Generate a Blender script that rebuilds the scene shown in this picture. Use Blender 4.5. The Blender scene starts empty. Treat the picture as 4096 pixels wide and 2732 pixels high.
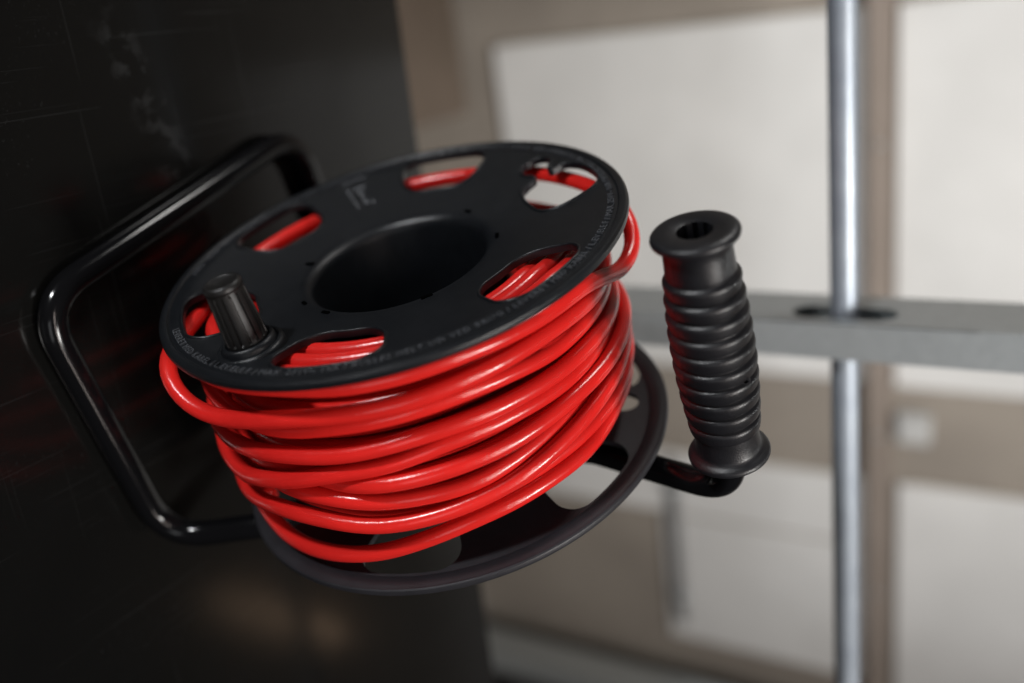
import bpy, bmesh, math, random
import numpy as np
from mathutils import Vector, Matrix
random.seed(7)
rng = np.random.default_rng(7)
PI = math.pi
sc = bpy.context.scene
col = sc.collection

# ------------------------------------------------------------------ camera
H = 0.155                       # height of the drum axis above the table
cam_d = bpy.data.cameras.new('camera')
cam_d.lens = 33.398
cam_d.sensor_width = 36.0
cam_d.clip_start = 0.02
cam_d.clip_end = 50
cam_d.dof.use_dof = True
cam_d.dof.focus_distance = 0.455
cam_d.dof.aperture_fstop = 2.3
cam_d.dof.aperture_blades = 0
cam = bpy.data.objects.new('camera', cam_d)
col.objects.link(cam)
Bm = Matrix(((0.23907923, 0.82282933, 0.51555118),
             (0.45580616, -0.56391739, 0.68864935),
             (0.85736915, 0.07034965, -0.50987161)))
cx, cy, cz = Bm.col[0], -Bm.col[1], -Bm.col[2]
M = Matrix.Identity(4)
for i in range(3):
    M[i][0], M[i][1], M[i][2] = cx[i], cy[i], cz[i]
M[0][3], M[1][3], M[2][3] = -0.19799373, -0.34263603, 0.46587739
cam.matrix_world = M
sc.camera = cam
CAM = Vector((M[0][3], M[1][3], M[2][3]))

# ------------------------------------------------------------------ world and lights
w = bpy.data.worlds.new('World')
sc.world = w
w.use_nodes = True
bg = w.node_tree.nodes['Background']
bg.inputs[0].default_value = (0.80, 0.86, 1.0, 1)
bg.inputs[1].default_value = 0.028
sc.view_settings.view_transform = 'Standard'
sc.view_settings.look = 'None'
sc.view_settings.gamma = 1
sc.view_settings.exposure = 0

def area(name, loc, target, power, sx, sy, color, spread=180):
    d = bpy.data.lights.new(name, 'AREA')
    d.shape = 'RECTANGLE'
    d.size, d.size_y = sx, sy
    d.energy = power
    d.color = color
    d.spread = math.radians(spread)
    o = bpy.data.objects.new(name, d)
    col.objects.link(o)
    o.location = loc
    o.rotation_euler = (Vector(target) - Vector(loc)).to_track_quat('-Z', 'Y').to_euler()
    return o

area('key_lamp', (-1.18, -0.50, 0.06), (0.06, 0, 0.15), 11.0, 0.10, 0.10, (0.96, 0.98, 1.0))
area('front_soft_lamp', (-0.25, -1.45, 0.75), (0.06, 0, 0.15), 2.0, 0.7, 0.5, (0.95, 0.97, 1.0))
area('back_lamp', (-0.80, 0.62, 0.52), (0.04, 0, 0.15), 3.6, 0.14, 0.14, (1.0, 0.98, 0.95))
area('ceiling_tube_lamp', (0.15, -0.95, 1.95), (0.15, 0.0, 0.1), 15.0, 1.9, 0.07, (1.0, 0.86, 0.80))
area('wall_wash_lamp', (0.35, -0.55, 2.0), (0.42, 1.3, -0.30), 11.5, 0.3, 0.3, (1.0, 0.985, 0.95), 75)

# ------------------------------------------------------------------ materials
def new_mat(name):
    m = bpy.data.materials.new(name)
    m.use_nodes = True
    nt = m.node_tree
    return m, nt, nt.nodes['Principled BSDF']

def noise(nt, scale, detail=3, rough=0.5, vec=None):
    n = nt.nodes.new('ShaderNodeTexNoise')
    n.inputs['Scale'].default_value = scale
    n.inputs['Detail'].default_value = detail
    n.inputs['Roughness'].default_value = rough
    if vec is not None:
        nt.links.new(vec, n.inputs['Vector'])
    return n

def objcoord(nt):
    return nt.nodes.new('ShaderNodeTexCoord').outputs['Object']

def ramp(nt, src, stops):
    r = nt.nodes.new('ShaderNodeValToRGB')
    r.color_ramp.elements[0].position = stops[0][0]
    r.color_ramp.elements[0].color = stops[0][1]
    r.color_ramp.elements[1].position = stops[-1][0]
    r.color_ramp.elements[1].color = stops[-1][1]
    for p, c in stops[1:-1]:
        e = r.color_ramp.elements.new(p)
        e.color = c
    nt.links.new(src, r.inputs[0])
    return r

def bump(nt, bs, src, strength, dist=0.001):
    b = nt.nodes.new('ShaderNodeBump')
    b.inputs['Strength'].default_value = strength
    b.inputs['Distance'].default_value = dist
    nt.links.new(src, b.inputs['Height'])
    nt.links.new(b.outputs[0], bs.inputs['Normal'])

def g(v):
    return (v, v, v, 1)

def plastic(name, c, r0, r1, bs_=0.25, fine=2600):
    m, nt, b = new_mat(name)
    v = objcoord(nt)
    n1 = noise(nt, 26, 4, 0.6, v)
    r = ramp(nt, n1.outputs[0], [(0.35, g(r0)), (0.7, g(r1))])
    nt.links.new(r.outputs[0], b.inputs['Roughness'])
    n2 = noise(nt, 90, 5, 0.7, v)
    cr = ramp(nt, n2.outputs[0], [(0.3, (c[0], c[1], c[2], 1)), (0.8, (c[0] * 1.5, c[1] * 1.5, c[2] * 1.5, 1))])
    nt.links.new(cr.outputs[0], b.inputs['Base Color'])
    n3 = noise(nt, fine, 2, 0.5, v)
    bump(nt, b, n3.outputs[0], bs_, 0.0004)
    b.inputs['Specular IOR Level'].default_value = 0.35
    return m

M_plast = plastic('black_moulded_plastic', (0.0052, 0.0060, 0.0074), 0.30, 0.40, 0.30)
M_letter = plastic('glint_lettering_plastic', (0.055, 0.058, 0.064), 0.18, 0.28, 0.1)  # same plastic with a lightened base, glints on raised letters put into the colour
M_flange2 = plastic('charcoal_plastic', (0.0165, 0.0162, 0.0190), 0.38, 0.5, 0.25)
M_knob = plastic('knob_plastic', (0.0075, 0.0070, 0.0068), 0.38, 0.48, 0.2)
M_grip = plastic('grip_rubber', (0.0062, 0.0062, 0.0075), 0.32, 0.44, 0.35, 1500)
M_grip.node_tree.nodes['Principled BSDF'].inputs['Specular IOR Level'].default_value = 0.42

M_pit, nt, b = new_mat('black_pit_shade')  # black colour stands in for the shade inside small recesses
b.inputs['Base Color'].default_value = (0.001, 0.001, 0.001, 1)
b.inputs['Roughness'].default_value = 1.0
b.inputs['Specular IOR Level'].default_value = 0.0
# red cable sheath
M_cable, nt, b = new_mat('red_cable_sheath')
v = objcoord(nt)
n = noise(nt, 14, 4, 0.6, v)
cr = ramp(nt, n.outputs[0], [(0.3, (0.56, 0.014, 0.012, 1)), (0.75, (0.71, 0.022, 0.017, 1))])
mp = nt.nodes.new('ShaderNodeMapping')
mp.inputs['Scale'].default_value = (60, 60, 60)
nt.links.new(v, mp.inputs[0])
sc_n = noise(nt, 9, 6, 0.75, mp.outputs[0])
scr = ramp(nt, sc_n.outputs[0], [(0.63, g(0)), (0.74, g(0.6))])
mx = nt.nodes.new('ShaderNodeMix')
mx.data_type = 'RGBA'
nt.links.new(scr.outputs[0], mx.inputs['Factor'])
nt.links.new(cr.outputs[0], mx.inputs['A'])
mx.inputs['B'].default_value = (0.62, 0.045, 0.04, 1)
nt.links.new(mx.outputs['Result'], b.inputs['Base Color'])
n2 = noise(nt, 45, 5, 0.7, v)
r = ramp(nt, n2.outputs[0], [(0.3, g(0.19)), (0.75, g(0.28))])
nt.links.new(r.outputs[0], b.inputs['Roughness'])
n3 = noise(nt, 160, 4, 0.6, v)
bump(nt, b, n3.outputs[0], 0.22, 0.0009)
b.inputs['Specular IOR Level'].default_value = 0.45

# painted black steel tube
M_tube, nt, b = new_mat('glossy_black_tube')
b.inputs['Base Color'].default_value = (0.004, 0.004, 0.0045, 1)
n = noise(nt, 60, 4, 0.6, objcoord(nt))
r = ramp(nt, n.outputs[0], [(0.3, g(0.10)), (0.8, g(0.17))])
nt.links.new(r.outputs[0], b.inputs['Roughness'])
b.inputs['Specular IOR Level'].default_value = 0.27

# table top: glossy black laminate with dust and scratches
TRAIL = ((0.0512, -0.2487, 0), 0.2963, 0.035)
M_table, nt, b = new_mat('black_laminate')
v = objcoord(nt)
def scratch(rot, sx, sy, lo, hi, ns=1.0):
    mp = nt.nodes.new('ShaderNodeMapping')
    mp.inputs['Rotation'].default_value = (0, 0, rot)
    mp.inputs['Scale'].default_value = (sx, sy, 1)
    nt.links.new(v, mp.inputs[0])
    nn = noise(nt, ns, 2, 0.4, mp.outputs[0])
    return ramp(nt, nn.outputs[0], [(lo, g(0)), (hi, g(1))]).outputs[0]
def mul(a, b_):
    m_ = nt.nodes.new('ShaderNodeMath')
    m_.operation = 'MULTIPLY'
    nt.links.new(a, m_.inputs[0])
    if isinstance(b_, float):
        m_.inputs[1].default_value = b_
    else:
        nt.links.new(b_, m_.inputs[1])
    return m_.outputs[0]
def add(a, b_):
    m_ = nt.nodes.new('ShaderNodeMath')
    m_.operation = 'ADD'
    m_.use_clamp = True
    nt.links.new(a, m_.inputs[0])
    nt.links.new(b_, m_.inputs[1])
    return m_.outputs[0]
s1_ = scratch(0.5, 900, 5, 0.705, 0.74)
s2_ = scratch(-0.3, 5, 800, 0.71, 0.745)
s3_ = scratch(1.1, 1100, 7, 0.70, 0.73)
dust = ramp(nt, noise(nt, 420, 5, 0.7, v).outputs[0], [(0.60, g(0)), (0.74, g(1))]).outputs[0]
patch = ramp(nt, noise(nt, 11, 3, 0.6, v).outputs[0], [(0.46, g(0)), (0.70, g(1))]).outputs[0]
# a trail of dust left of the stand
mpt = nt.nodes.new('ShaderNodeMapping')
mpt.vector_type = 'TEXTURE'
mpt.inputs['Location'].default_value = TRAIL[0]
mpt.inputs['Rotation'].default_value = (0, 0, TRAIL[1])
nt.links.new(v, mpt.inputs[0])
wn = noise(nt, 25, 3, 0.6, v)
sx_ = nt.nodes.new('ShaderNodeSeparateXYZ')
nt.links.new(mpt.outputs[0], sx_.inputs[0])
def mapr(src, a, b2, c, d):
    m_ = nt.nodes.new('ShaderNodeMapRange')
    for k_, vv in zip((1, 2, 3, 4), (a, b2, c, d)):
        m_.inputs[k_].default_value = vv
    nt.links.new(src, m_.inputs[0])
    return m_.outputs[0]
def absn(src):
    m_ = nt.nodes.new('ShaderNodeMath'); m_.operation = 'ABSOLUTE'
    nt.links.new(src, m_.inputs[0]); return m_.outputs[0]
trail = mul(mapr(absn(sx_.outputs[1]), 0.004, 0.016, 1, 0), mapr(absn(sx_.outputs[0]), TRAIL[2], TRAIL[2] + 0.03, 1, 0))
clump = ramp(nt, noise(nt, 70, 3, 0.6, v).outputs[0], [(0.5, g(0)), (0.62, g(1))]).outputs[0]
marks = add(mul(add(add(s1_, s2_), s3_), 0.15), add(mul(mul(dust, patch), 0.45), mul(mul(trail, clump), 0.2)))
mx = nt.nodes.new('ShaderNodeMix')
mx.data_type = 'RGBA'
nt.links.new(marks, mx.inputs['Factor'])
mx.inputs['A'].default_value = (0.0055, 0.0055, 0.0052, 1)
mx.inputs['B'].default_value = (0.075, 0.078, 0.080, 1)
nt.links.new(mx.outputs['Result'], b.inputs['Base Color'])
rr = ramp(nt, noise(nt, 7, 5, 0.6, v).outputs[0], [(0.3, g(0.10)), (0.75, g(0.17))])
nt.links.new(rr.outputs[0], b.inputs['Roughness'])
b.inputs['Specular IOR Level'].default_value = 0.30

# galvanised steel
M_galv, nt, b = new_mat('galvanised_steel')
v = objcoord(nt)
vo = nt.nodes.new('ShaderNodeTexVoronoi')
vo.inputs['Scale'].default_value = 140
nt.links.new(v, vo.inputs['Vector'])
cr = ramp(nt, vo.outputs['Color'], [(0.1, (0.46, 0.49, 0.495, 1)), (0.9, (0.50, 0.53, 0.535, 1))])
nt.links.new(cr.outputs[0], b.inputs['Base Color'])
b.inputs['Metallic'].default_value = 0.6
b.inputs['Roughness'].default_value = 0.33
M_pipe, nt, b = new_mat('zinc_conduit')
v = objcoord(nt)
cr = ramp(nt, noise(nt, 40, 4, 0.6, v).outputs[0], [(0.3, (0.23, 0.26, 0.30, 1)), (0.8, (0.31, 0.345, 0.385, 1))])
nt.links.new(cr.outputs[0], b.inputs['Base Color'])
b.inputs['Metallic'].default_value = 0.35
b.inputs['Roughness'].default_value = 0.42

def matte(name, c0, c1, scale=4, rough=0.8):
    m, nt, b = new_mat(name)
    n = noise(nt, scale, 5, 0.6, objcoord(nt))
    cr = ramp(nt, n.outputs[0], [(0.3, (*c0, 1)), (0.75, (*c1, 1))])
    nt.links.new(cr.outputs[0], b.inputs['Base Color'])
    b.inputs['Roughness'].default_value = rough
    bump(nt, b, noise(nt, scale * 30, 3, 0.6, objcoord(nt)).outputs[0], 0.2, 0.001)
    return m

M_sheet = matte('white_plasterboard', (0.64, 0.635, 0.62), (0.75, 0.745, 0.73), 4.5)
M_sheet_edge = matte('plasterboard_paper_edge', (0.6, 0.57, 0.52), (0.66, 0.62, 0.57), 6)
M_wall = matte('brown_bare_wall', (0.235, 0.205, 0.175), (0.34, 0.30, 0.255), 3.2)
M_timber = matte('brown_timber', (0.23, 0.19, 0.16), (0.30, 0.25, 0.215), 3)
M_box = matte('dark_brown_cardboard', (0.10, 0.075, 0.055), (0.14, 0.105, 0.08), 5)
M_floor = matte('grey_concrete', (0.22, 0.21, 0.20), (0.30, 0.29, 0.27), 1.3)
M_white = matte('white_plastic', (0.50, 0.50, 0.49), (0.56, 0.56, 0.55), 8, 0.4)
M_grey = matte('grey_plastic', (0.20, 0.20, 0.20), (0.25, 0.25, 0.25), 6, 0.5)
M_dark = matte('dark_grey_board', (0.012, 0.012, 0.013), (0.018, 0.018, 0.019), 3, 0.5)

# ------------------------------------------------------------------ helpers
def link(name, bm, mat, parent=None, smooth=True, angle=None):
    me = bpy.data.meshes.new(name)
    bmesh.ops.recalc_face_normals(bm, faces=bm.faces[:])
    bm.to_mesh(me)
    bm.free()
    return link_mesh(name, me, mat, parent, smooth, angle)

def link_mesh(name, me, mat, parent=None, smooth=True, angle=None):
    me.materials.clear()
    for m_ in (mat if isinstance(mat, (list, tuple)) else [mat]):
        me.materials.append(m_)
    if smooth:
        me.polygons.foreach_set('use_smooth', [True] * len(me.polygons))
        if angle is not None:
            me.set_sharp_from_angle(angle=math.radians(angle))
    o = bpy.data.objects.new(name, me)
    col.objects.link(o)
    if parent:
        o.parent = parent
    return o

def empty(name, label, cat, loc=(0, 0, 0), rotz=0, group=None):
    o = bpy.data.objects.new(name, None)
    o.empty_display_size = 0.02
    o.location = loc
    o.rotation_euler = (0, 0, rotz)
    o['label'] = label
    o['category'] = cat
    if group:
        o['group'] = group
    col.objects.link(o)
    return o

def box(bm, x0, x1, y0, y1, z0, z1, bev=0.0):
    vs = [bm.verts.new((x, y, z)) for x in (x0, x1) for y in (y0, y1) for z in (z0, z1)]
    fs = [(0, 1, 3, 2), (4, 6, 7, 5), (0, 4, 5, 1), (2, 3, 7, 6), (0, 2, 6, 4), (1, 5, 7, 3)]
    faces = [bm.faces.new([vs[i] for i in f]) for f in fs]
    if bev:
        es = set(e for f in faces for e in f.edges)
        bmesh.ops.bevel(bm, geom=list(es), offset=bev, segments=2, affect='EDGES')

def box_obj(name, x0, x1, y0, y1, z0, z1, mat, parent=None, bev=0.001):
    bm = bmesh.new()
    box(bm, x0, x1, y0, y1, z0, z1, bev)
    return link(name, bm, mat, parent, smooth=False)

def cyl(r, th, x):
    """drum coordinates: radius, angle in degrees, axial position -> world point"""
    a = math.radians(th)
    return Vector((x, r * math.cos(a), r * math.sin(a)))

def lathe(bm, prof, n=96, closed=True, rfun=None, centre=(0.0, 0.0), ends=False):
    """prof = [(r, x)] turned about the X axis, centre=(y, z)"""
    rings = []
    for k, (r, x) in enumerate(prof):
        ring = []
        for i in range(n):
            a = 2 * PI * i / n
            rr_ = rfun(k, r, a) if rfun else r
            ring.append(bm.verts.new((x, centre[0] + rr_ * math.cos(a), centre[1] + rr_ * math.sin(a))))
        rings.append(ring)
    m_ = len(rings)
    for k in range(m_ if closed else m_ - 1):
        A, B = rings[k], rings[(k + 1) % m_]
        for i in range(n):
            j = (i + 1) % n
            bm.faces.new((A[i], A[j], B[j], B[i]))
    if ends:
        bm.faces.new(rings[0])
        bm.faces.new(rings[-1])

def frames(pts, closed=False):
    n = len(pts)
    T = []
    for i in range(n):
        a = pts[(i - 1) % n] if (closed or i > 0) else pts[i]
        b = pts[(i + 1) % n] if (closed or i < n - 1) else pts[i]
        T.append((b - a).normalized())
    return T

def sweep(bm, pts, rad, n=12, closed=False, cap=True, wob=None):
    """tube of radius rad (number or function of index) along pts"""
    T = frames(pts, closed)
    up = Vector((1, 0, 0)) if abs(T[0].x) < 0.8 else Vector((0, 0, 1))
    N = (up - T[0] * up.dot(T[0])).normalized()
    rings = []
    for i, p in enumerate(pts):
        N = (N - T[i] * N.dot(T[i])).normalized()
        Bn = T[i].cross(N)
        r_ = rad(i) if callable(rad) else rad
        rings.append([bm.verts.new(p + (N * math.cos(2 * PI * k / n) + Bn * math.sin(2 * PI * k / n)) * r_) for k in range(n)])
    m_ = len(rings)
    for i in range(m_ if closed else m_ - 1):
        A, B = rings[i], rings[(i + 1) % m_]
        for k in range(n):
            j = (k + 1) % n
            bm.faces.new((A[k], A[j], B[j], B[k]))
    if cap and not closed:
        bm.faces.new(rings[0])
        bm.faces.new(rings[-1])

def fillet(pts, radii, seg=10):
    out = [pts[0]]
    for i in range(1, len(pts) - 1):
        p, a, b = pts[i], pts[i - 1], pts[i + 1]
        u, v_ = (a - p).normalized(), (b - p).normalized()
        ang = u.angle(v_)
        r_ = radii[i]
        t = min(r_ / math.tan(ang / 2), (a - p).length * 0.48, (b - p).length * 0.48)
        s, e = p + u * t, p + v_ * t
        for k in range(seg + 1):
            q = k / seg
            out.append(s * (1 - q) ** 2 + p * 2 * q * (1 - q) + e * q * q)
    out.append(pts[-1])
    return out

def densify(pts, step):
    out = []
    for a, b in zip(pts[:-1], pts[1:]):
        n_ = max(1, int((b - a).length / step))
        out += [a.lerp(b, i / n_) for i in range(n_)]
    return out + [pts[-1]]

# ------------------------------------------------------------------ setting: wall frame
A_W = math.atan2(-0.23613364, 0.97172059)
RW = Matrix.Rotation(A_W, 4, 'Z')
FLOOR = -0.86

def wall_box(name, x0, x1, y0, y1, z0, z1, mat, parent=None, bev=0.001, smooth=False):
    bm = bmesh.new()
    box(bm, x0, x1, y0, y1, z0, z1, bev)
    bmesh.ops.transform(bm, matrix=RW, verts=bm.verts)
    return link(name, bm, mat, parent, smooth=smooth)

fl = wall_box('floor', -4, 5, -4, 1.36, FLOOR - 0.1, FLOOR, M_floor, bev=0)
fl['kind'] = 'structure'
bw = wall_box('back_wall', -4, 5, 1.36, 1.46, FLOOR, 2.5, M_wall, bev=0)
bw['kind'] = 'structure'

def tagged(o, label, cat, group=None):
    o['label'] = label
    o['category'] = cat
    if group:
        o['group'] = group
    return o

def sheet(x0, x1, z0, z1, label, lean=0.0, tilt=0.0):
    root = empty('plasterboard_sheet', label, 'wall board', RW @ Vector(((x0 + x1) / 2, 1.32, z0)), A_W, 'white plasterboard sheets on the back wall')
    hw = (x1 - x0) / 2
    bm = bmesh.new()
    box(bm, -hw, hw, 0.027, 0.038, 0, z1 - z0, 0.002)
    if tilt:
        for v_ in bm.verts:
            if v_.co.z < 0.05:
                v_.co.z += (v_.co.x + hw) * tilt
    link('board_face', bm, M_sheet, root, smooth=False)
    bm = bmesh.new()
    box(bm, -hw - 0.004, -hw - 0.0005, 0.028, 0.036, 0.02, z1 - z0 - 0.004, 0)
    link('paper_edge', bm, M_sheet_edge, root, smooth=False)
    return root

sheet(-0.020, 0.650, -0.60, 0.128, 'large pale board below the brown batten, level with the reel')
sheet(-0.022, 0.655, 0.180, 1.35, 'large pale board above the brown batten, nearest the top of the pipe')
sheet(0.86, 1.01, -0.62, 0.128, 'narrow pale board beyond the brown gap, reaching lowest of all')
sheet(1.018, 1.345, -0.31, 0.128, 'short pale board under the batten, next to the narrow one')
sheet(0.86, 1.75, 0.188, 0.95, 'pale board beyond the brown gap, above the batten')

ba = empty('wall_batten', 'long brown horizontal batten between the pale boards, behind the pipe', 'batten', RW @ Vector((0, 1.335, 0.156)), A_W)
bm = bmesh.new()
box(bm, -0.6, 1.9, -0.012, 0.022, -0.022, 0.018, 0.002)
link('timber_strip', bm, M_timber, ba, smooth=False)
for x_ in (-0.3, 0.2, 0.75, 1.1):
    bm = bmesh.new()
    lathe(bm, [(0.001, 0), (0.005, 0), (0.005, 0.003), (0.001, 0.003)], 12)
    bmesh.ops.transform(bm, matrix=Matrix.Translation((x_, -0.0125, 0)) @ Matrix.Rotation(-PI / 2, 4, 'Z'), verts=bm.verts)
    link('screw_head', bm, M_galv, ba)

# junction box on the brown gap
jb = empty('junction_box', 'small white square box on the brown strip above the batten', 'socket box', RW @ Vector((0.735, 1.345, 0.185)), A_W)
bm = bmesh.new(); box(bm, -0.03, 0.03, -0.012, 0.012, 0, 0.06, 0.004); link('box_body', bm, M_white, jb, smooth=False)
bm = bmesh.new(); box(bm, -0.024, 0.024, -0.016, -0.0125, 0.006, 0.054, 0.0015); link('box_cover', bm, M_white, jb, smooth=False)

# grey conduit low on the wall, vertical metal track, dark board and carton
def tube_obj(name, pts, r_, mat, parent=None, n=20):
    bm = bmesh.new()
    sweep(bm, pts, r_, n)
    return link(name, bm, mat, parent, angle=50)
lo = empty('wall_conduit', 'thin grey conduit low on the wall, across the short pale board', 'pipe', RW @ Vector((1.0, 1.335, -0.27)), A_W)
tube_obj('conduit_tube', [Vector((-0.13, 0, 0)), Vector((0.1, 0, 0)), Vector((0.29, 0, 0))], 0.010, M_grey, lo)
for x_ in (-0.06, 0.22):
    bm = bmesh.new()
    lathe(bm, [(0.0125, -0.008), (0.015, -0.008), (0.015, 0.008), (0.0125, 0.008)], 20)
    bmesh.ops.transform(bm, matrix=Matrix.Translation((x_, 0, 0)), verts=bm.verts)
    link('clip', bm, M_galv, lo)

def stud(xp, yp, z0, z1, label, group, slot_z=None, depth=0.061, width=0.0276, front=0.0227):
    """vertical C-section with its open side closed: web faces -x, flanges run along +x"""
    root = empty('metal_stud', label, 'metal stud', RW @ Vector((xp, yp, z0)), A_W, group)
    t = 0.0009
    bm = bmesh.new()
    L = z1 - z0
    # web as a strip grid with a stadium hole built straight into it
    ya, yb = -front, depth - front
    if slot_z is None:
        box(bm, 0, t, ya, yb, 0, L)
    else:
        hz, hy, a_ = slot_z - z0, 0.0, 0.023   # slot centre, half length along z
        rr_ = 0.0134
        outl = []
        for k in range(13):
            th = -PI / 2 + PI * k / 12
            outl.append((rr_ * math.sin(th) * -1, hz + a_ + rr_ * math.cos(th)))
        for k in range(13):
            th = -PI / 2 + PI * k / 12
            outl.append((rr_ * math.sin(th), hz - a_ - rr_ * math.cos(th)))
        zt, zb = hz + 0.09, hz - 0.09
        box(bm, 0, t, ya, yb, 0, zb)
        box(bm, 0, t, ya, yb, zt, L)
        n_ = len(outl)
        rect = []
        for (y_, z_) in outl:
            dy, dz = y_, z_ - hz
            sy = (yb if dy > 0 else -ya) / max(abs(dy), 1e-6)
            sz = 0.09 / max(abs(dz), 1e-6)
            s_ = min(sy, sz)
            rect.append((dy * s_, hz + dz * s_))
        corners = [(yb, zt), (ya, zt), (ya, zb), (yb, zb)]
        for side in (0, t):
            inner = [bm.verts.new((side, y_, z_)) for y_, z_ in outl]
            outer = [bm.verts.new((side, y_, z_)) for y_, z_ in rect]
            for k in range(n_):
                j = (k + 1) % n_
                bm.faces.new((inner[k], inner[j], outer[j], outer[k]))
                (y1, z1_), (y2, z2_) = rect[k], rect[j]
                for c_ in corners:
                    on1 = abs(y1 - c_[0]) < 1e-6 or abs(z1_ - c_[1]) < 1e-6
                    on2 = abs(y2 - c_[0]) < 1e-6 or abs(z2_ - c_[1]) < 1e-6
                    same = abs(y1 - y2) < 1e-6 or abs(z1_ - z2_) < 1e-6
                    if on1 and on2 and not same:
                        bm.faces.new((outer[k], outer[j], bm.verts.new((side, c_[0], c_[1]))))
            if side == 0:
                in0 = inner
            else:
                for k in range(n_):
                    j = (k + 1) % n_
                    bm.faces.new((in0[k], in0[j], inner[j], inner[k]))
    link('web', bm, M_galv, root, smooth=False)
    for s_ in (0, 1):
        bm = bmesh.new()
        y0_ = ya if s_ == 0 else yb - t
        box(bm, t + 0.0001, width, y0_, y0_ + t, 0, L)
        ym = (ya + yb) / 2
        yy = (y0_ + t + 0.0001, ym - 0.0002) if s_ == 0 else (ym + 0.0002, y0_ - 0.0001)
        box(bm, width - t, width, yy[0], yy[1], 0, L)  # added lips meet across the open side to keep the cavity dark
        link('flange', bm, M_galv, root, smooth=False)
    return root

YP = 0.2869            # pipe axis, wall frame
PZ = 0.3211
stud(0.130, YP, FLOOR, 2.3, 'upright galvanised stud with an oval slot that the pipe runs through', 'metal wall studs', slot_z=PZ)
tr = stud(1.385, 1.20, FLOOR, 0.25, 'greenish grey metal stud far back by the lower corner of the wall', 'metal wall studs', None, 0.09, 0.05, 0.03)

# pipe
def pz(x_):
    return PZ - (x_ - 0.186) * 0.0
pp = empty('conduit_pipe', 'shiny galvanised pipe passing through the slotted stud', 'pipe', RW @ Vector((0, YP, PZ)), A_W)
tube_obj('pipe_tube', [Vector((-1.2, 0, 0)), Vector((0, 0, 0)), Vector((1.9, 0, 0))], 0.0097, M_pipe, pp, 40)
for x_ in (-1.2, 1.9):
    bm = bmesh.new()
    lathe(bm, [(0.0100, x_ - 0.02), (0.0125, x_ - 0.02), (0.0125, x_ + 0.02), (0.0100, x_ + 0.02)], 32)
    link('coupling', bm, M_pipe, pp, angle=40)

bx = empty('carton', 'dark brown carton low against the wall beside the table edge', 'box', RW @ Vector((-0.30, 1.20, FLOOR)), A_W)
bm = bmesh.new(); box(bm, -0.42, 0.40, -0.12, 0.12, 0, 0.19, 0.004); link('box_body', bm, M_box, bx, smooth=False)
bm = bmesh.new(); box(bm, -0.424, 0.404, -0.124, 0.0, 0.1905, 0.1945, 0.001); link('flap', bm, M_box, bx, smooth=False)
bm = bmesh.new(); box(bm, -0.424, 0.404, 0.001, 0.124, 0.1905, 0.1945, 0.001); link('flap', bm, M_box, bx, smooth=False)

db = empty('dark_board', 'black board standing beyond the metal stud at the lower corner', 'board', RW @ Vector((1.75, 1.22, FLOOR)), A_W)
bm = bmesh.new(); box(bm, -0.24, 0.6, -0.01, 0.01, 0, 1.1, 0.002); link('panel', bm, M_dark, db, smooth=False)
bm = bmesh.new(); box(bm, -0.243, -0.2405, -0.011, 0.011, 0, 1.1, 0.0005); link('edge_strip', bm, M_dark, db, smooth=False)

# warm wall light whose glow the tabletop mirrors
wl = empty('wall_light', 'small warm wall light high on the brown wall', 'wall light', RW @ Vector((1.57, 1.30, 1.58)), A_W)
bm = bmesh.new(); box(bm, -0.03, 0.03, 0.02, 0.058, -0.03, 0.03, 0.003); link('bracket', bm, M_dark, wl, smooth=False)
M_glow, nt, b = new_mat('warm_lit_shade')
b.inputs['Base Color'].default_value = (0.7, 0.5, 0.35, 1)
b.inputs['Emission Color'].default_value = (1.0, 0.66, 0.42, 1)
b.inputs['Emission Strength'].default_value = 2.2
bm = bmesh.new()
lathe(bm, [(0.032, -0.23), (0.035, -0.225), (0.035, 0.225), (0.032, 0.23)], 40, closed=False, ends=True)
bmesh.ops.transform(bm, matrix=Matrix.Translation((0, -0.036, 0)) @ Matrix.Rotation(PI / 2, 4, 'Y'), verts=bm.verts)
link('lamp_shade', bm, M_glow, wl, angle=40)

# ------------------------------------------------------------------ table
e0 = Vector((-0.061, 0.268, 0)); e1 = Vector((0.525, 0.112, 0))
ed = (e1 - e0).normalized()
A_T = math.atan2(ed.y, ed.x)
tb = empty('worktable', 'glossy black tabletop with dust and scratches under the reel', 'table', (e0.x, e0.y, 0), A_T)
bm = bmesh.new(); box(bm, -1.1, 1.9, -1.15, 0, -0.026, 0, 0.0012); link('tabletop', bm, M_table, tb, smooth=False)
for lx in (-1.0, 1.8):
    for ly in (-1.05, -0.08):
        bm = bmesh.new(); box(bm, lx - 0.025, lx + 0.025, ly - 0.025, ly + 0.025, FLOOR, -0.0265, 0.002); link('leg', bm, M_dark, tb, smooth=False)

# ------------------------------------------------------------------ cable reel
reel = empty('cable_reel', 'black plastic cable reel on a bent black tube stand, lying on the black table', 'cable reel', (0, 0, 0))

def coneX(r_):
    if r_ > 0.110:
        return 0.0
    if r_ > 0.048:
        return 0.011 * (0.110 - r_) / 0.062
    return 0.011

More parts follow.
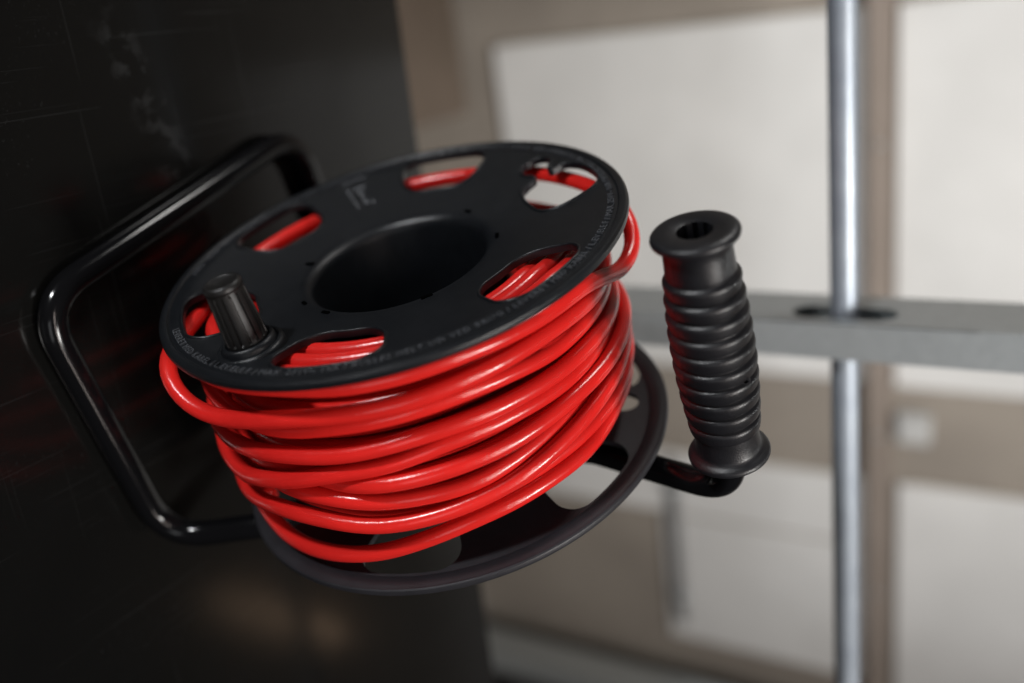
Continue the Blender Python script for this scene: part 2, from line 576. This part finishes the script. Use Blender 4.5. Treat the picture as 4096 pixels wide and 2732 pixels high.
def rounded_slot(c):
    """kidney slot centred on angle c: list of (r, angle)"""
    pts = []
    r0, r1, ha, rc = 0.0755, 0.1125, 15.2, 0.0125
    def corner(rc_, ac, a0, a1, n_=9):
        for k in range(n_ + 1):
            t = math.radians(a0 + (a1 - a0) * k / n_)
            dr, dt = rc * math.cos(t), rc * math.sin(t)
            pts.append((rc_ + dr, ac + math.degrees(dt / rc_)))
    da = math.degrees(rc / (r1 - rc))
    db_ = math.degrees(1.25 * rc / (r0 + rc))
    corner(r1 - rc, c + ha - da, 0, 90)
    # inner corners, with the flat chord-like inner edge of the moulding
    for k in range(10):
        t = math.radians(90 + 90 * k / 9)
        pts.append((r0 + 1.25 * rc + 1.25 * rc * math.cos(t), c + ha - db_ + math.degrees(1.25 * rc * math.sin(t) / (r0 + 1.25 * rc))))
    for k in range(10):
        t = math.radians(180 + 90 * k / 9)
        pts.append((r0 + 1.25 * rc + 1.25 * rc * math.cos(t), c - ha + db_ + math.degrees(1.25 * rc * math.sin(t) / (r0 + 1.25 * rc))))
    corner(r1 - rc, c - ha + da, -90, 0)
    # fill long straight parts of outline with arc points
    out = []
    for i in range(len(pts)):
        a, b = pts[i], pts[(i + 1) % len(pts)]
        n_ = max(1, int(abs(b[1] - a[1]) / 1.5))
        for k in range(n_):
            out.append((a[0] + (b[0] - a[0]) * k / n_, a[1] + (b[1] - a[1]) * k / n_))
    return out

CLIP = [(92, 20.5), (97, 18.5), (102, 18.8), (105, 21), (106.5, 23.5), (105.5, 26.5), (103.5, 28), (101.2, 28.6), (99.6, 30), (99.8, 31.6),
        (101.5, 32), (105.5, 32.2), (109, 34.5), (111.5, 38), (112.5, 43), (112.5, 48), (111.5, 51.5), (109, 54), (105, 56), (98, 58), (90, 59), (84, 58.2),
        (79.5, 56), (77, 52), (76, 46), (76, 40), (77.5, 35), (80.5, 32.2), (85, 31), (89.5, 30.8), (91.8, 30), (92.3, 28.2), (91.5, 26.2), (90.6, 23.5)]

def smooth_ring(pts, it=2):
    for _ in range(it):
        out = []
        n_ = len(pts)
        for i in range(n_):
            a, b = pts[i], pts[(i + 1) % n_]
            out.append((a[0] * 0.75 + b[0] * 0.25, a[1] * 0.75 + b[1] * 0.25))
            out.append((a[0] * 0.25 + b[0] * 0.75, a[1] * 0.25 + b[1] * 0.75))
        pts = out
    return pts

SLOTS = [rounded_slot(c) for c in (103, 163, 222, -80, -15.5)]
CLIPR = smooth_ring([((r_ + (2.2 if r_ >= 104 else 0.8 if r_ > 98 else 0.0)) / 1000, a_) for r_, a_ in CLIP], 2)

def flange(name, xpos, sgn, slots, mat):
    """dished flange disc; sgn=+1: outer face towards -X"""
    prof = [(0.0474, 0.0175), (0.0476, 0.0155), (0.0484, 0.0134), (0.0499, 0.0117), (0.0520, 0.0106), (0.0550, 0.0098), (0.075, 0.0062), (0.095, 0.00266), (0.1085, 0.0004), (0.1110, 0.0), (0.1182, 0.0),
            (0.1190, 0.0003), (0.1197, 0.0003), (0.1205, -0.0007), (0.1222, -0.0010), (0.1238, -0.0006), (0.1248, 0.0006), (0.1250, 0.0022), (0.1247, 0.0034), (0.1240, 0.0040),
            (0.1225, 0.0041), (0.1205, 0.0034), (0.1195, 0.0028), (0.1110, 0.0028), (0.095, 0.0058), (0.075, 0.0094), (0.0535, 0.0132), (0.0515, 0.0160)]
    if sgn < 0:   # the inner face of the far flange shows a raised ring inside the rim
        prof = [(r_, x_) for r_, x_ in prof]
        prof[21:24] = [(0.1210, 0.0046), (0.1185, 0.0042), (0.1160, 0.0036), (0.1140, 0.0024), (0.1110, 0.0028)]
    bm = bmesh.new()
    lathe(bm, [(r_, sgn * x_) for r_, x_ in prof], 240)
    bmesh.ops.recalc_face_normals(bm, faces=bm.faces[:])
    me = bpy.data.meshes.new('tmp'); bm.to_mesh(me); bm.free()
    a_ob = bpy.data.objects.new('tmp', me); col.objects.link(a_ob)
    bm = bmesh.new()
    for s_ in slots:
        lo_, hi_ = (-0.02, 0.03)
        A = [bm.verts.new(cyl(r_, th, lo_)) for r_, th in s_]
        B = [bm.verts.new(cyl(r_, th, hi_)) for r_, th in s_]
        n_ = len(A)
        for i in range(n_):
            j = (i + 1) % n_
            bm.faces.new((A[i], A[j], B[j], B[i]))
        bm.faces.new(A); bm.faces.new(B)
    if sgn < 0:
        bmesh.ops.transform(bm, matrix=Matrix.Translation((-0.01, 0, 0)), verts=bm.verts)
    bmesh.ops.recalc_face_normals(bm, faces=bm.faces[:])
    me2 = bpy.data.meshes.new('tmp2'); bm.to_mesh(me2); bm.free()
    b_ob = bpy.data.objects.new('tmp2', me2); col.objects.link(b_ob)
    md = a_ob.modifiers.new('b', 'BOOLEAN'); md.object = b_ob; md.operation = 'DIFFERENCE'; md.solver = 'EXACT'
    dg = bpy.context.evaluated_depsgraph_get()
    res = bpy.data.meshes.new_from_object(a_ob.evaluated_get(dg))
    bpy.data.objects.remove(a_ob); bpy.data.objects.remove(b_ob)
    o = link_mesh(name, res, mat, reel, smooth=True, angle=32)
    o.location = (xpos, 0, H)
    return o

def slot_lip(s_, xpos, sgn, mat):
    """rolled collar round one slot"""
    bm = bmesh.new()
    n_ = len(s_)
    P2 = [Vector((r_ * math.cos(math.radians(th)), r_ * math.sin(math.radians(th)))) for r_, th in s_]
    cen = sum(P2, Vector((0, 0))) / n_
    prof = [(-0.0003, 0.0034), (-0.0005, 0.0004), (-0.0004, -0.0003), (-0.0001, -0.0007), (0.0004, -0.0008), (0.0009, -0.0006), (0.0013, 0.0000), (0.0014, 0.0012), (0.0006, 0.0034)]
    area_ = sum(P2[i].x * P2[(i + 1) % n_].y - P2[(i + 1) % n_].x * P2[i].y for i in range(n_))
    rings = []
    for i in range(n_):
        t = (P2[(i + 1) % n_] - P2[i - 1]).normalized()
        nr = Vector((t.y, -t.x)) * (1 if area_ > 0 else -1)   # outwards
        base = coneX(P2[i].length)
        rings.append([bm.verts.new((sgn * (base + dx), P2[i].x + nr.x * dr, P2[i].y + nr.y * dr)) for dr, dx in prof])
    for i in range(n_):
        A, B = rings[i], rings[(i + 1) % n_]
        for k in range(len(prof)):
            j = (k + 1) % len(prof)
            bm.faces.new((A[k], A[j], B[j], B[k]))
    o = link('slot_rim', bm, mat, reel, angle=50)
    o.location = (xpos, 0, H)

XL = 0.1294
ft = flange('flange', 0, 1, SLOTS + [CLIPR], M_plast)
for s_ in SLOTS + [CLIPR]:
    slot_lip(s_, 0, 1, M_plast)
def mir(s_):
    return [(r_, 86 - a_) for r_, a_ in s_]
LOW = [rounded_slot(c) for c in (102, 162.5, 222, -80, -17)] + [[(r_, 90 - a_) for r_, a_ in CLIPR]]
fb = flange('flange', XL, -1, LOW, M_flange2)
fb['label'] = 'far flange, charcoal, tucked under the wound cable'
ft['label'] = 'near flange with raised lettering round its rim'

# hub: outer drum, inner bore with closed bottom, proud black chips as shaded pits round the bore
bm = bmesh.new()
lathe(bm, [(0.0515, 0.0155), (0.0515, 0.115), (0.046, 0.115), (0.0455, 0.108), (0.0445, 0.07), (0.0472, 0.0175), (0.0476, 0.0155)], 120)
hub = link('hub', bm, M_plast, reel, angle=50); hub.location = (0, 0, H)
bm = bmesh.new()
lathe(bm, [(0.0004, 0.100), (0.010, 0.100), (0.011, 0.098), (0.020, 0.098), (0.021, 0.100), (0.0452, 0.100), (0.0452, 0.103), (0.0004, 0.103)], 64)
hf = link('bore_floor', bm, M_plast, reel, angle=50); hf.location = (0, 0, H)
for th, ln in ((-100, 0.0045), (-150, 0.002), (-172, 0.0025), (130, 0.003), (62, 0.0025), (15, 0.0022)):
    bm = bmesh.new()
    c_ = cyl(0.0565 if ln > 0.004 else 0.0545, th, coneX(0.0548) - 0.0002)
    box(bm, -0.0004, 0.0003, -ln if ln > 0.004 else -0.001, 0.001, -0.0012 if ln > 0.004 else -ln, 0.0012 if ln > 0.004 else ln, 0.0001)
    bmesh.ops.transform(bm, matrix=Matrix.Translation(c_) @ Matrix.Rotation(math.radians(th), 4, 'X'), verts=bm.verts)
    p_ = link('moulding_pit_shade', bm, M_pit, reel, smooth=False); p_.location = (0, 0, H)

# raised lettering round the rim (too blurred to read in full; small capitals, as moulded)
def text_mesh(body, size):
    cu = bpy.data.curves.new('t', 'FONT')
    cu.body = body
    cu.size = size
    cu.extrude = 0.5
    cu.resolution_u = 1
    cu.space_character = 1.12
    ob = bpy.data.objects.new('t', cu); col.objects.link(ob)
    dg = bpy.context.evaluated_depsgraph_get()
    me = bpy.data.meshes.new_from_object(ob.evaluated_get(dg))
    bpy.data.objects.remove(ob)
    return me
def ring_text(body, th0, r_base, size, depth):
    me = text_mesh(body, size)
    bm = bmesh.new(); bm.from_mesh(me)
    for v_ in bm.verts:
        x_, y_, z_ = v_.co
        th = th0 - math.degrees(x_ / r_base)
        rr_ = r_base - y_
        top = z_ > 0
        v_.co = cyl(rr_, th, (-depth if top else 0.0006) + coneX(rr_))
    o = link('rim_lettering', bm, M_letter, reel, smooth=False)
    o.location = (0, 0, H)
    return o
W_ = 'LEVERET MED KABEL / L.EV.ELE.F / MAX. 250V~ 16A / RULLES HELT UD VED BRUG / '
ring_text(W_ + W_[:66], 218, 0.1179, 0.0050, 0.0009)
ring_text(W_[:60] + W_[:50], 218 - 178 - 10, 0.1179, 0.0050, 0.0009)
# maker's block between two slots: a bar and two upright rows
bm = bmesh.new()
def raised(r0_, r1_, a0, a1):
    n_ = 6
    top, bot = [], []
    for k in range(n_ + 1):
        a_ = a0 + (a1 - a0) * k / n_
        top.append((cyl(r0_, a_, coneX(r0_) - 0.0004), cyl(r1_, a_, coneX(r1_) - 0.0004)))
        bot.append((cyl(r0_, a_, coneX(r0_) + 0.001), cyl(r1_, a_, coneX(r1_) + 0.001)))
    for k in range(n_):
        v8 = [bm.verts.new(p_) for p_ in (top[k][0], top[k][1], top[k + 1][1], top[k + 1][0], bot[k][0], bot[k][1], bot[k + 1][1], bot[k + 1][0])]
        bm.faces.new(v8[:4])
        for i, j in ((0, 1), (1, 2), (2, 3), (3, 0)):
            bm.faces.new((v8[i], v8[j], v8[j + 4], v8[i + 4]))
raised(0.1080, 0.1095, -51.5, -43)
random.seed(3)
r_ = 0.076
while r_ < 0.101:
    raised(r_, r_ + 0.0012, -51.6, -50.2 + random.uniform(-0.4, 0.3)); r_ += 0.0022
raised(0.097, 0.1000, -48.8, -44.6); raised(0.090, 0.0945, -48.2, -46.0); raised(0.084, 0.0885, -47.6, -46.4); raised(0.0785, 0.0825, -47.8, -45.6); raised(0.077, 0.0800, -44.6, -43.2)
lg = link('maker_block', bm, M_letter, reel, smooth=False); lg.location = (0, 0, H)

# crank knob and its collar
KY, KZ = -0.0965, H - 0.0165
bm = bmesh.new()
lathe(bm, [(0.0070, 0.004), (0.0165, 0.004), (0.0162, 0.0008), (0.0152, -0.0002), (0.0140, -0.0004), (0.0132, 0.0004), (0.0128, -0.0015), (0.0122, -0.0030), (0.0110, -0.0034),
           (0.0102, -0.0028), (0.0098, -0.0010), (0.0070, -0.0010)], 72)
kc = link('knob_collar', bm, M_plast, reel, angle=60); kc.location = (0, KY, KZ)
bm = bmesh.new()
prof = [(0.0096, -0.0016), (0.0099, -0.0040), (0.00985, -0.0048), (0.0096, -0.012), (0.0092, -0.020), (0.00885, -0.0275), (0.0087, -0.0292), (0.0087, -0.0300)]
def fl_r(k, r_, a):
    if 2 <= k <= 5:
        s_ = (a / (2 * PI) * 16) % 1.0
        return r_ - (0.0011 if 0.36 < s_ < 0.64 else 0.0)
    return r_
lathe(bm, prof, 192, closed=False, rfun=fl_r, ends=True)
kb = link('crank_knob', bm, M_knob, reel, angle=30); kb.location = (0, KY, KZ)
bm = bmesh.new()
lathe(bm, [(0.0080, -0.0298), (0.0088, -0.0302), (0.0090, -0.0312), (0.0088, -0.0326), (0.0081, -0.0336), (0.0072, -0.0338), (0.0066, -0.0335), (0.0062, -0.0331), (0.0002, -0.0331), (0.0002, -0.0300)], 72)
kp = link('knob_cap', bm, M_knob, kb, angle=60)

# tube stand, one bent steel tube from the grip over the axle to the feet
FR = 0.0076
p_ = [Vector((0.030, 0.0, H + 0.167)), Vector((0.1425, 0.0, H + 0.167)), Vector((0.1425, 0.016, 0.232)), Vector((0.1425, 0.0, 0.155)), Vector((0.1425, -0.086, 0.066)),
      Vector((0.1425, -0.112, FR + 0.0002)), Vector((-0.021, -0.108, FR + 0.0002)), Vector((-0.021, 0.106, FR + 0.0002)), Vector((0.1425, 0.106, FR + 0.0002)), Vector((0.1425, 0.060, 0.085)), Vector((0.1425, 0.012, 0.140))]
path = fillet(p_, [0, 0.024, 0.05, 0.06, 0.05, 0.030, 0.030, 0.030, 0.030, 0.05, 0], 12)
path = densify(path, 0.012)
tube_obj('tube_stand', path, FR, M_tube, reel, 28)
bm = bmesh.new()
lathe(bm, [(0.0005, 0.098), (0.008, 0.098), (0.008, 0.152), (0.0005, 0.152)], 32)
ax = link('axle', bm, M_tube, reel, angle=40); ax.location = (0, 0, H)
bm = bmesh.new()
lathe(bm, [(0.0085, 0.1510), (0.0125, 0.1510), (0.0125, 0.1570), (0.0085, 0.1570)], 6)
an = link('axle_nut', bm, M_galv, reel, smooth=False); an.location = (0, 0, H)

# carrying grip
GX0, GL = -0.0090, 0.1263
bm = bmesh.new()
prof = [(0.0076, 0.118), (0.0076, 0.020), (0.0078, 0.0012), (0.0080, 0.0003), (0.0086, 0.0), (0.0168, -0.0002), (0.0186, 0.0003), (0.0195, 0.0012), (0.01975, 0.0022), (0.0195, 0.0033), (0.0182, 0.0041), (0.0164, 0.0046),
        (0.0156, 0.0058), (0.0154, 0.0100), (0.0156, 0.0150), (0.0158, 0.0190), (0.0157, 0.0205)]
x_ = 0.0208
n_r = 10
pitch = (0.1085 - x_) / n_r
for k in range(n_r):
    s_ = (k + 0.5) / n_r
    rb = 0.0166 + 0.0024 * math.sin(PI * min(1, s_ * 1.02)) ** 0.9 + 0.0002
    for q, dr in ((0.0, -0.0017), (0.05, -0.0015), (0.11, -0.0006), (0.19, 0.0001), (0.28, 0.0004), (0.40, 0.0004), (0.55, 0.0002), (0.72, 0.0), (0.86, -0.0003), (0.93, -0.0008), (0.97, -0.0014)):
        prof.append((rb + dr, x_ + pitch * q))
    x_ += pitch
prof += [(0.0157, 0.1087), (0.0156, 0.1120), (0.0158, 0.1185), (0.0164, 0.1200), (0.0180, 0.1210), (0.0194, 0.1219), (0.0201, 0.1230), (0.0200, 0.1243), (0.0188, 0.1254), (0.0165, 0.1262), (0.0100, 0.1262), (0.0078, 0.1255)]
def gr_r(k, r_, a):
    if k in (0, 1, 2):
        s_ = (a / (2 * PI) * 10) % 1.0
        return r_ + (0.0009 if 0.25 < s_ < 0.75 else 0.0)
    # faint mould seam
    d_ = abs((a - 3.63 + PI) % (2 * PI) - PI)
    return r_ + (0.00012 if d_ < 0.03 else 0.0)
lathe(bm, prof, 160, rfun=gr_r)
gp = link('handle_grip', bm, M_grip, reel, angle=40); gp.location = (GX0, 0, H + 0.167)
bm = bmesh.new()
lathe(bm, [(0.0011, 0), (0.0023, 0), (0.0024, 0.0008), (0.0011, 0.0010)], 20)
bmesh.ops.transform(bm, matrix=Matrix.Translation((GX0 + 0.073, -0.0085, H + 0.167 + 0.0166)) @ Matrix.Rotation(math.radians(63), 4, 'X') @ Matrix.Rotation(PI / 2, 4, 'Y') @ Matrix.Rotation(0, 4, 'Y'), verts=bm.verts)
link('screw_hole_rim', bm, M_grip, reel, angle=40)

# ------------------------------------------------------------------ cable
CR = 0.00425
# traced turns: (angle deg, axial mm, radius mm) going round from 213 deg downwards
T = dict(
 s1=[(213, 9, 117), (190, 9, 116), (171, 9.5, 114.3), (162, 12, 113.2), (143, 13, 111.6), (134, 13, 111), (120, 15, 109.5), (93, 20, 108), (82, 27, 109), (70, 36, 114.5), (63.5, 33, 122.5), (56, 24, 124), (48, 16, 120), (40, 13, 115), (24, 12.5, 110.5), (-5, 12.5, 106.5), (-19, 12.5, 105), (-60, 12.5, 103.5), (-86, 12.5, 105), (-115, 12.5, 108), (-134, 10, 114), (-142, 8, 122)],
 s2=[(212, 9.5, 128.5), (208, 17, 130.5), (202, 26, 127), (194, 29, 121), (184, 26.5, 118), (172, 24, 116.2), (159, 24.5, 115), (145, 25.5, 113.5), (136, 25, 112.6), (125, 25, 111.5), (108, 26, 109), (90, 31, 107), (75, 36, 106)],
 s3=[(213, 33, 113), (185, 37, 111.5), (177, 36.6, 110.7), (167, 35, 109.7), (146, 34.7, 107.6), (137, 34.5, 106.7), (122, 36.3, 105.2), (107, 40, 104), (98, 41, 103.5), (70, 44, 104)],
 s5=[(213, 54, 117.5), (205.5, 54, 117), (198, 53, 116.5), (190, 50.5, 116), (178, 48.5, 114.8), (168, 48.2, 113.9), (155, 47, 112.5), (144, 46, 111.3), (130, 47.2, 110), (114, 48.5, 108.5), (96, 51, 107), (83, 53.6, 106.5), (65, 56, 106)],
 s6=[(213, 72, 120), (204, 74, 118), (193, 69, 116), (179, 63.5, 114), (166, 60, 112.7), (150, 56.5, 111), (140, 54, 110), (126, 54.5, 108.6), (109, 57, 107), (91, 60, 106), (74, 64, 105.5)],
 s8=[(213, 66, 110), (185, 65, 111), (170, 66, 112), (161, 66.3, 114), (156, 66.6, 114.6), (145, 66.8, 113.5), (131, 67, 112), (115, 66, 110.5), (100, 64.8, 109.4), (84, 64, 109), (72, 66, 108)],
 s7=[(213, 76, 111), (196, 73, 113), (184, 72, 114.4), (176, 73.3, 113.6), (169, 76.5, 113), (161, 79, 112.1), (153, 80, 111.4), (140, 81.5, 110), (128, 82, 108.7), (119, 80.5, 107.5), (109, 78, 106), (90, 76, 104), (70, 76, 104)],
 s9=[(213, 95, 119.5), (204, 93, 118), (193, 87.5, 117), (181, 87, 116), (171, 89.5, 115.2), (162, 91.7, 114.3), (152, 91.5, 113.2), (136, 89, 111.6), (126, 85, 110.5), (114, 81.5, 109.4), (102, 79, 108.5), (87, 76.5, 107.7), (72, 74.5, 107)],
 s10=[(213, 93, 103), (180, 92, 101), (152, 97, 102), (131, 96, 104.5), (119, 95, 104), (105, 96, 104.5), (91, 94, 105), (75, 91, 107), (61, 89, 108.5)],
 s11=[(213, 113.5, 115), (202, 117.5, 114.7), (190, 117, 113.8), (177, 115, 112.7), (167, 112.5, 111.7), (157, 108, 110.7), (143, 103.5, 109.3), (133, 102, 108.2), (122, 101.5, 107.2), (108, 101, 106), (87, 100.5, 104.6), (70, 103, 105)],
)
order = ['s1', 's2', 's3', 's5', 's6', 's8', 's7', 's9', 's10', 's11']
N = 180                      # samples per turn
ths = 213 - np.arange(N * len(order) + 1) * 360.0 / N
kn = []
for k, nm in enumerate(order):
    for th, x_, r_ in T[nm]:
        kn.append((213 - th + 360 * k, x_, r_))
kn.append((360 * len(order), 108, 112))
kn = np.array(kn)
u = np.arange(N * len(order) + 1) * 360.0 / N
def pchip_like(xk, yk, xs):
    # monotone cubic interpolation
    h_ = np.diff(xk); d_ = np.diff(yk) / h_
    m_ = np.zeros(len(xk)); m_[0], m_[-1] = d_[0], d_[-1]
    for i in range(1, len(xk) - 1):
        if d_[i - 1] * d_[i] > 0:
            w1, w2 = 2 * h_[i] + h_[i - 1], h_[i] + 2 * h_[i - 1]
            m_[i] = (w1 + w2) / (w1 / d_[i - 1] + w2 / d_[i])
    idx = np.clip(np.searchsorted(xk, xs) - 1, 0, len(xk) - 2)
    t = (xs - xk[idx]) / h_[idx]
    y0_, y1_ = yk[idx], yk[idx + 1]
    return (y0_ * (1 + 2 * t) * (1 - t) ** 2 + m_[idx] * h_[idx] * t * (1 - t) ** 2 + y1_ * t * t * (3 - 2 * t) + m_[idx + 1] * h_[idx] * t * t * (t - 1))
def gsm(a, s_):
    k_ = np.exp(-0.5 * (np.arange(-12, 13) / s_) ** 2); k_ /= k_.sum()
    return np.convolve(np.pad(a, 12, mode='edge'), k_, 'valid')
X = gsm(pchip_like(kn[:, 0], kn[:, 1], u), 2.0)
Rr = gsm(pchip_like(kn[:, 0], kn[:, 2], u), 2.0)
# push turns apart where they would cut into each other
n_t = len(order)
for it in range(60):
    Xg = X[:-1].reshape(n_t, N); Rg = Rr[:-1].reshape(n_t, N)
    dXg = np.zeros_like(Xg); dRg = np.zeros_like(Rg)
    for a_ in range(n_t):
        for b_ in range(a_ + 1, n_t):
            dx, dr = Xg[b_] - Xg[a_], Rg[b_] - Rg[a_]
            d_ = np.hypot(dx, dr) + 1e-6
            ov = np.clip(8.35 - d_, 0, None) * 0.25
            ux, ur = dx / d_, dr / d_
            dXg[a_] -= ux * ov * 0.6; dXg[b_] += ux * ov * 0.6
            dRg[a_] -= ur * ov; dRg[b_] += ur * ov
    X = X + gsm(np.append(dXg.ravel(), dXg[-1, -1]), 2.5)
    Rr = Rr + gsm(np.append(dRg.ravel(), dRg[-1, -1]), 2.5)
    X = np.clip(X, 8.5, 119)
wob = gsm(rng.normal(0, 1, len(X)), 5)
X = X + wob * 1.0
Pw = [Vector((X[i] / 1000, Rr[i] / 1000 * math.cos(math.radians(ths[i])), H + Rr[i] / 1000 * math.sin(math.radians(ths[i])))) for i in range(len(X))]
cable = empty('power_cable', 'thick bright red cable wound loosely in many turns round the reel', 'cable', (0, 0, H))
def winding(pts, n=14, cap=True):
    bm = bmesh.new()
    sweep(bm, [q - Vector((0, 0, H)) for q in pts], lambda i: CR * (1 + 0.018 * math.sin(i * 0.21) * math.sin(i * 0.047 + 1)), n, cap=cap)
    return link('winding', bm, M_cable, cable)
cut = 0      # split the turns at the back of the drum, where nobody sees the joint
cut = int(N * 0.62)
starts = [0] + [cut + N * k for k in range(n_t)]
for k in range(len(starts)):
    a_ = starts[k]
    b_ = starts[k + 1] if k + 1 < len(starts) else len(Pw) - 1
    winding(Pw[a_:b_ + 1], 16, cap=(k in (0, len(starts) - 1)))
# inner layers, regular but slack
def Rin(th):
    return 112 - 6 * math.cos(math.radians(th - 60))
for lay in range(1, 6):
    ph = rng.uniform(0, 7)
    x_a, x_b = 22.0 + (1.5 if lay % 2 else 0), 92
    n_turn = int((x_b - x_a) / (9.9 + 0.5 * (lay == 1)))
    tot = n_turn * 120
    w1 = gsm(rng.normal(0, 1, tot + 1), 6)
    w2 = gsm(rng.normal(0, 1, tot + 1), 6)
    pts = []
    for i in range(tot + 1):
        th = 213 + ph * 20 - i * 3.0
        f_ = i / tot
        if lay % 2: f_ = 1 - f_
        rear = 0.5 + 0.5 * math.cos(math.radians(th + 20))      # 1 at the back (th = -20)
        xs_ = x_a + 21 * rear
        x_ = xs_ + (x_b - xs_) * f_ + w1[i] * 1.1
        r_ = Rin(th) - 15.6 - (lay - 1) * 8.6 + w2[i] * 0.5
        pts.append(Vector((x_ / 1000, r_ / 1000 * math.cos(math.radians(th)), H + r_ / 1000 * math.sin(math.radians(th)))))
    for k in range(n_turn):
        winding(pts[k * 120:(k + 1) * 120 + 1], 10, cap=False)

# three turns right under the near flange, seen through its openings; they dive deeper at the back
for r0_, x0_, ph_, amp in ((99.5, 12.6, 20, 1.6), (90.4, 12.0, 75, 2.2), (81.0, 13.0, 140, 1.6)):
    pts = []
    for i in range(121):
        th = 213 - i * 3.0
        rear = max(0.0, 0.5 + 0.5 * math.cos(math.radians(th + 20))) ** 1.0
        rr_ = r0_ + amp * math.sin(math.radians(th * 2 + ph_))
        x_ = x0_ + 30 * max(0.0, rear - 0.28) + 0.8 * math.sin(math.radians(3 * th + ph_))
        pts.append(Vector((x_ / 1000, rr_ / 1000 * math.cos(math.radians(th)), H + rr_ / 1000 * math.sin(math.radians(th)))))
    winding(pts, 16, cap=False)
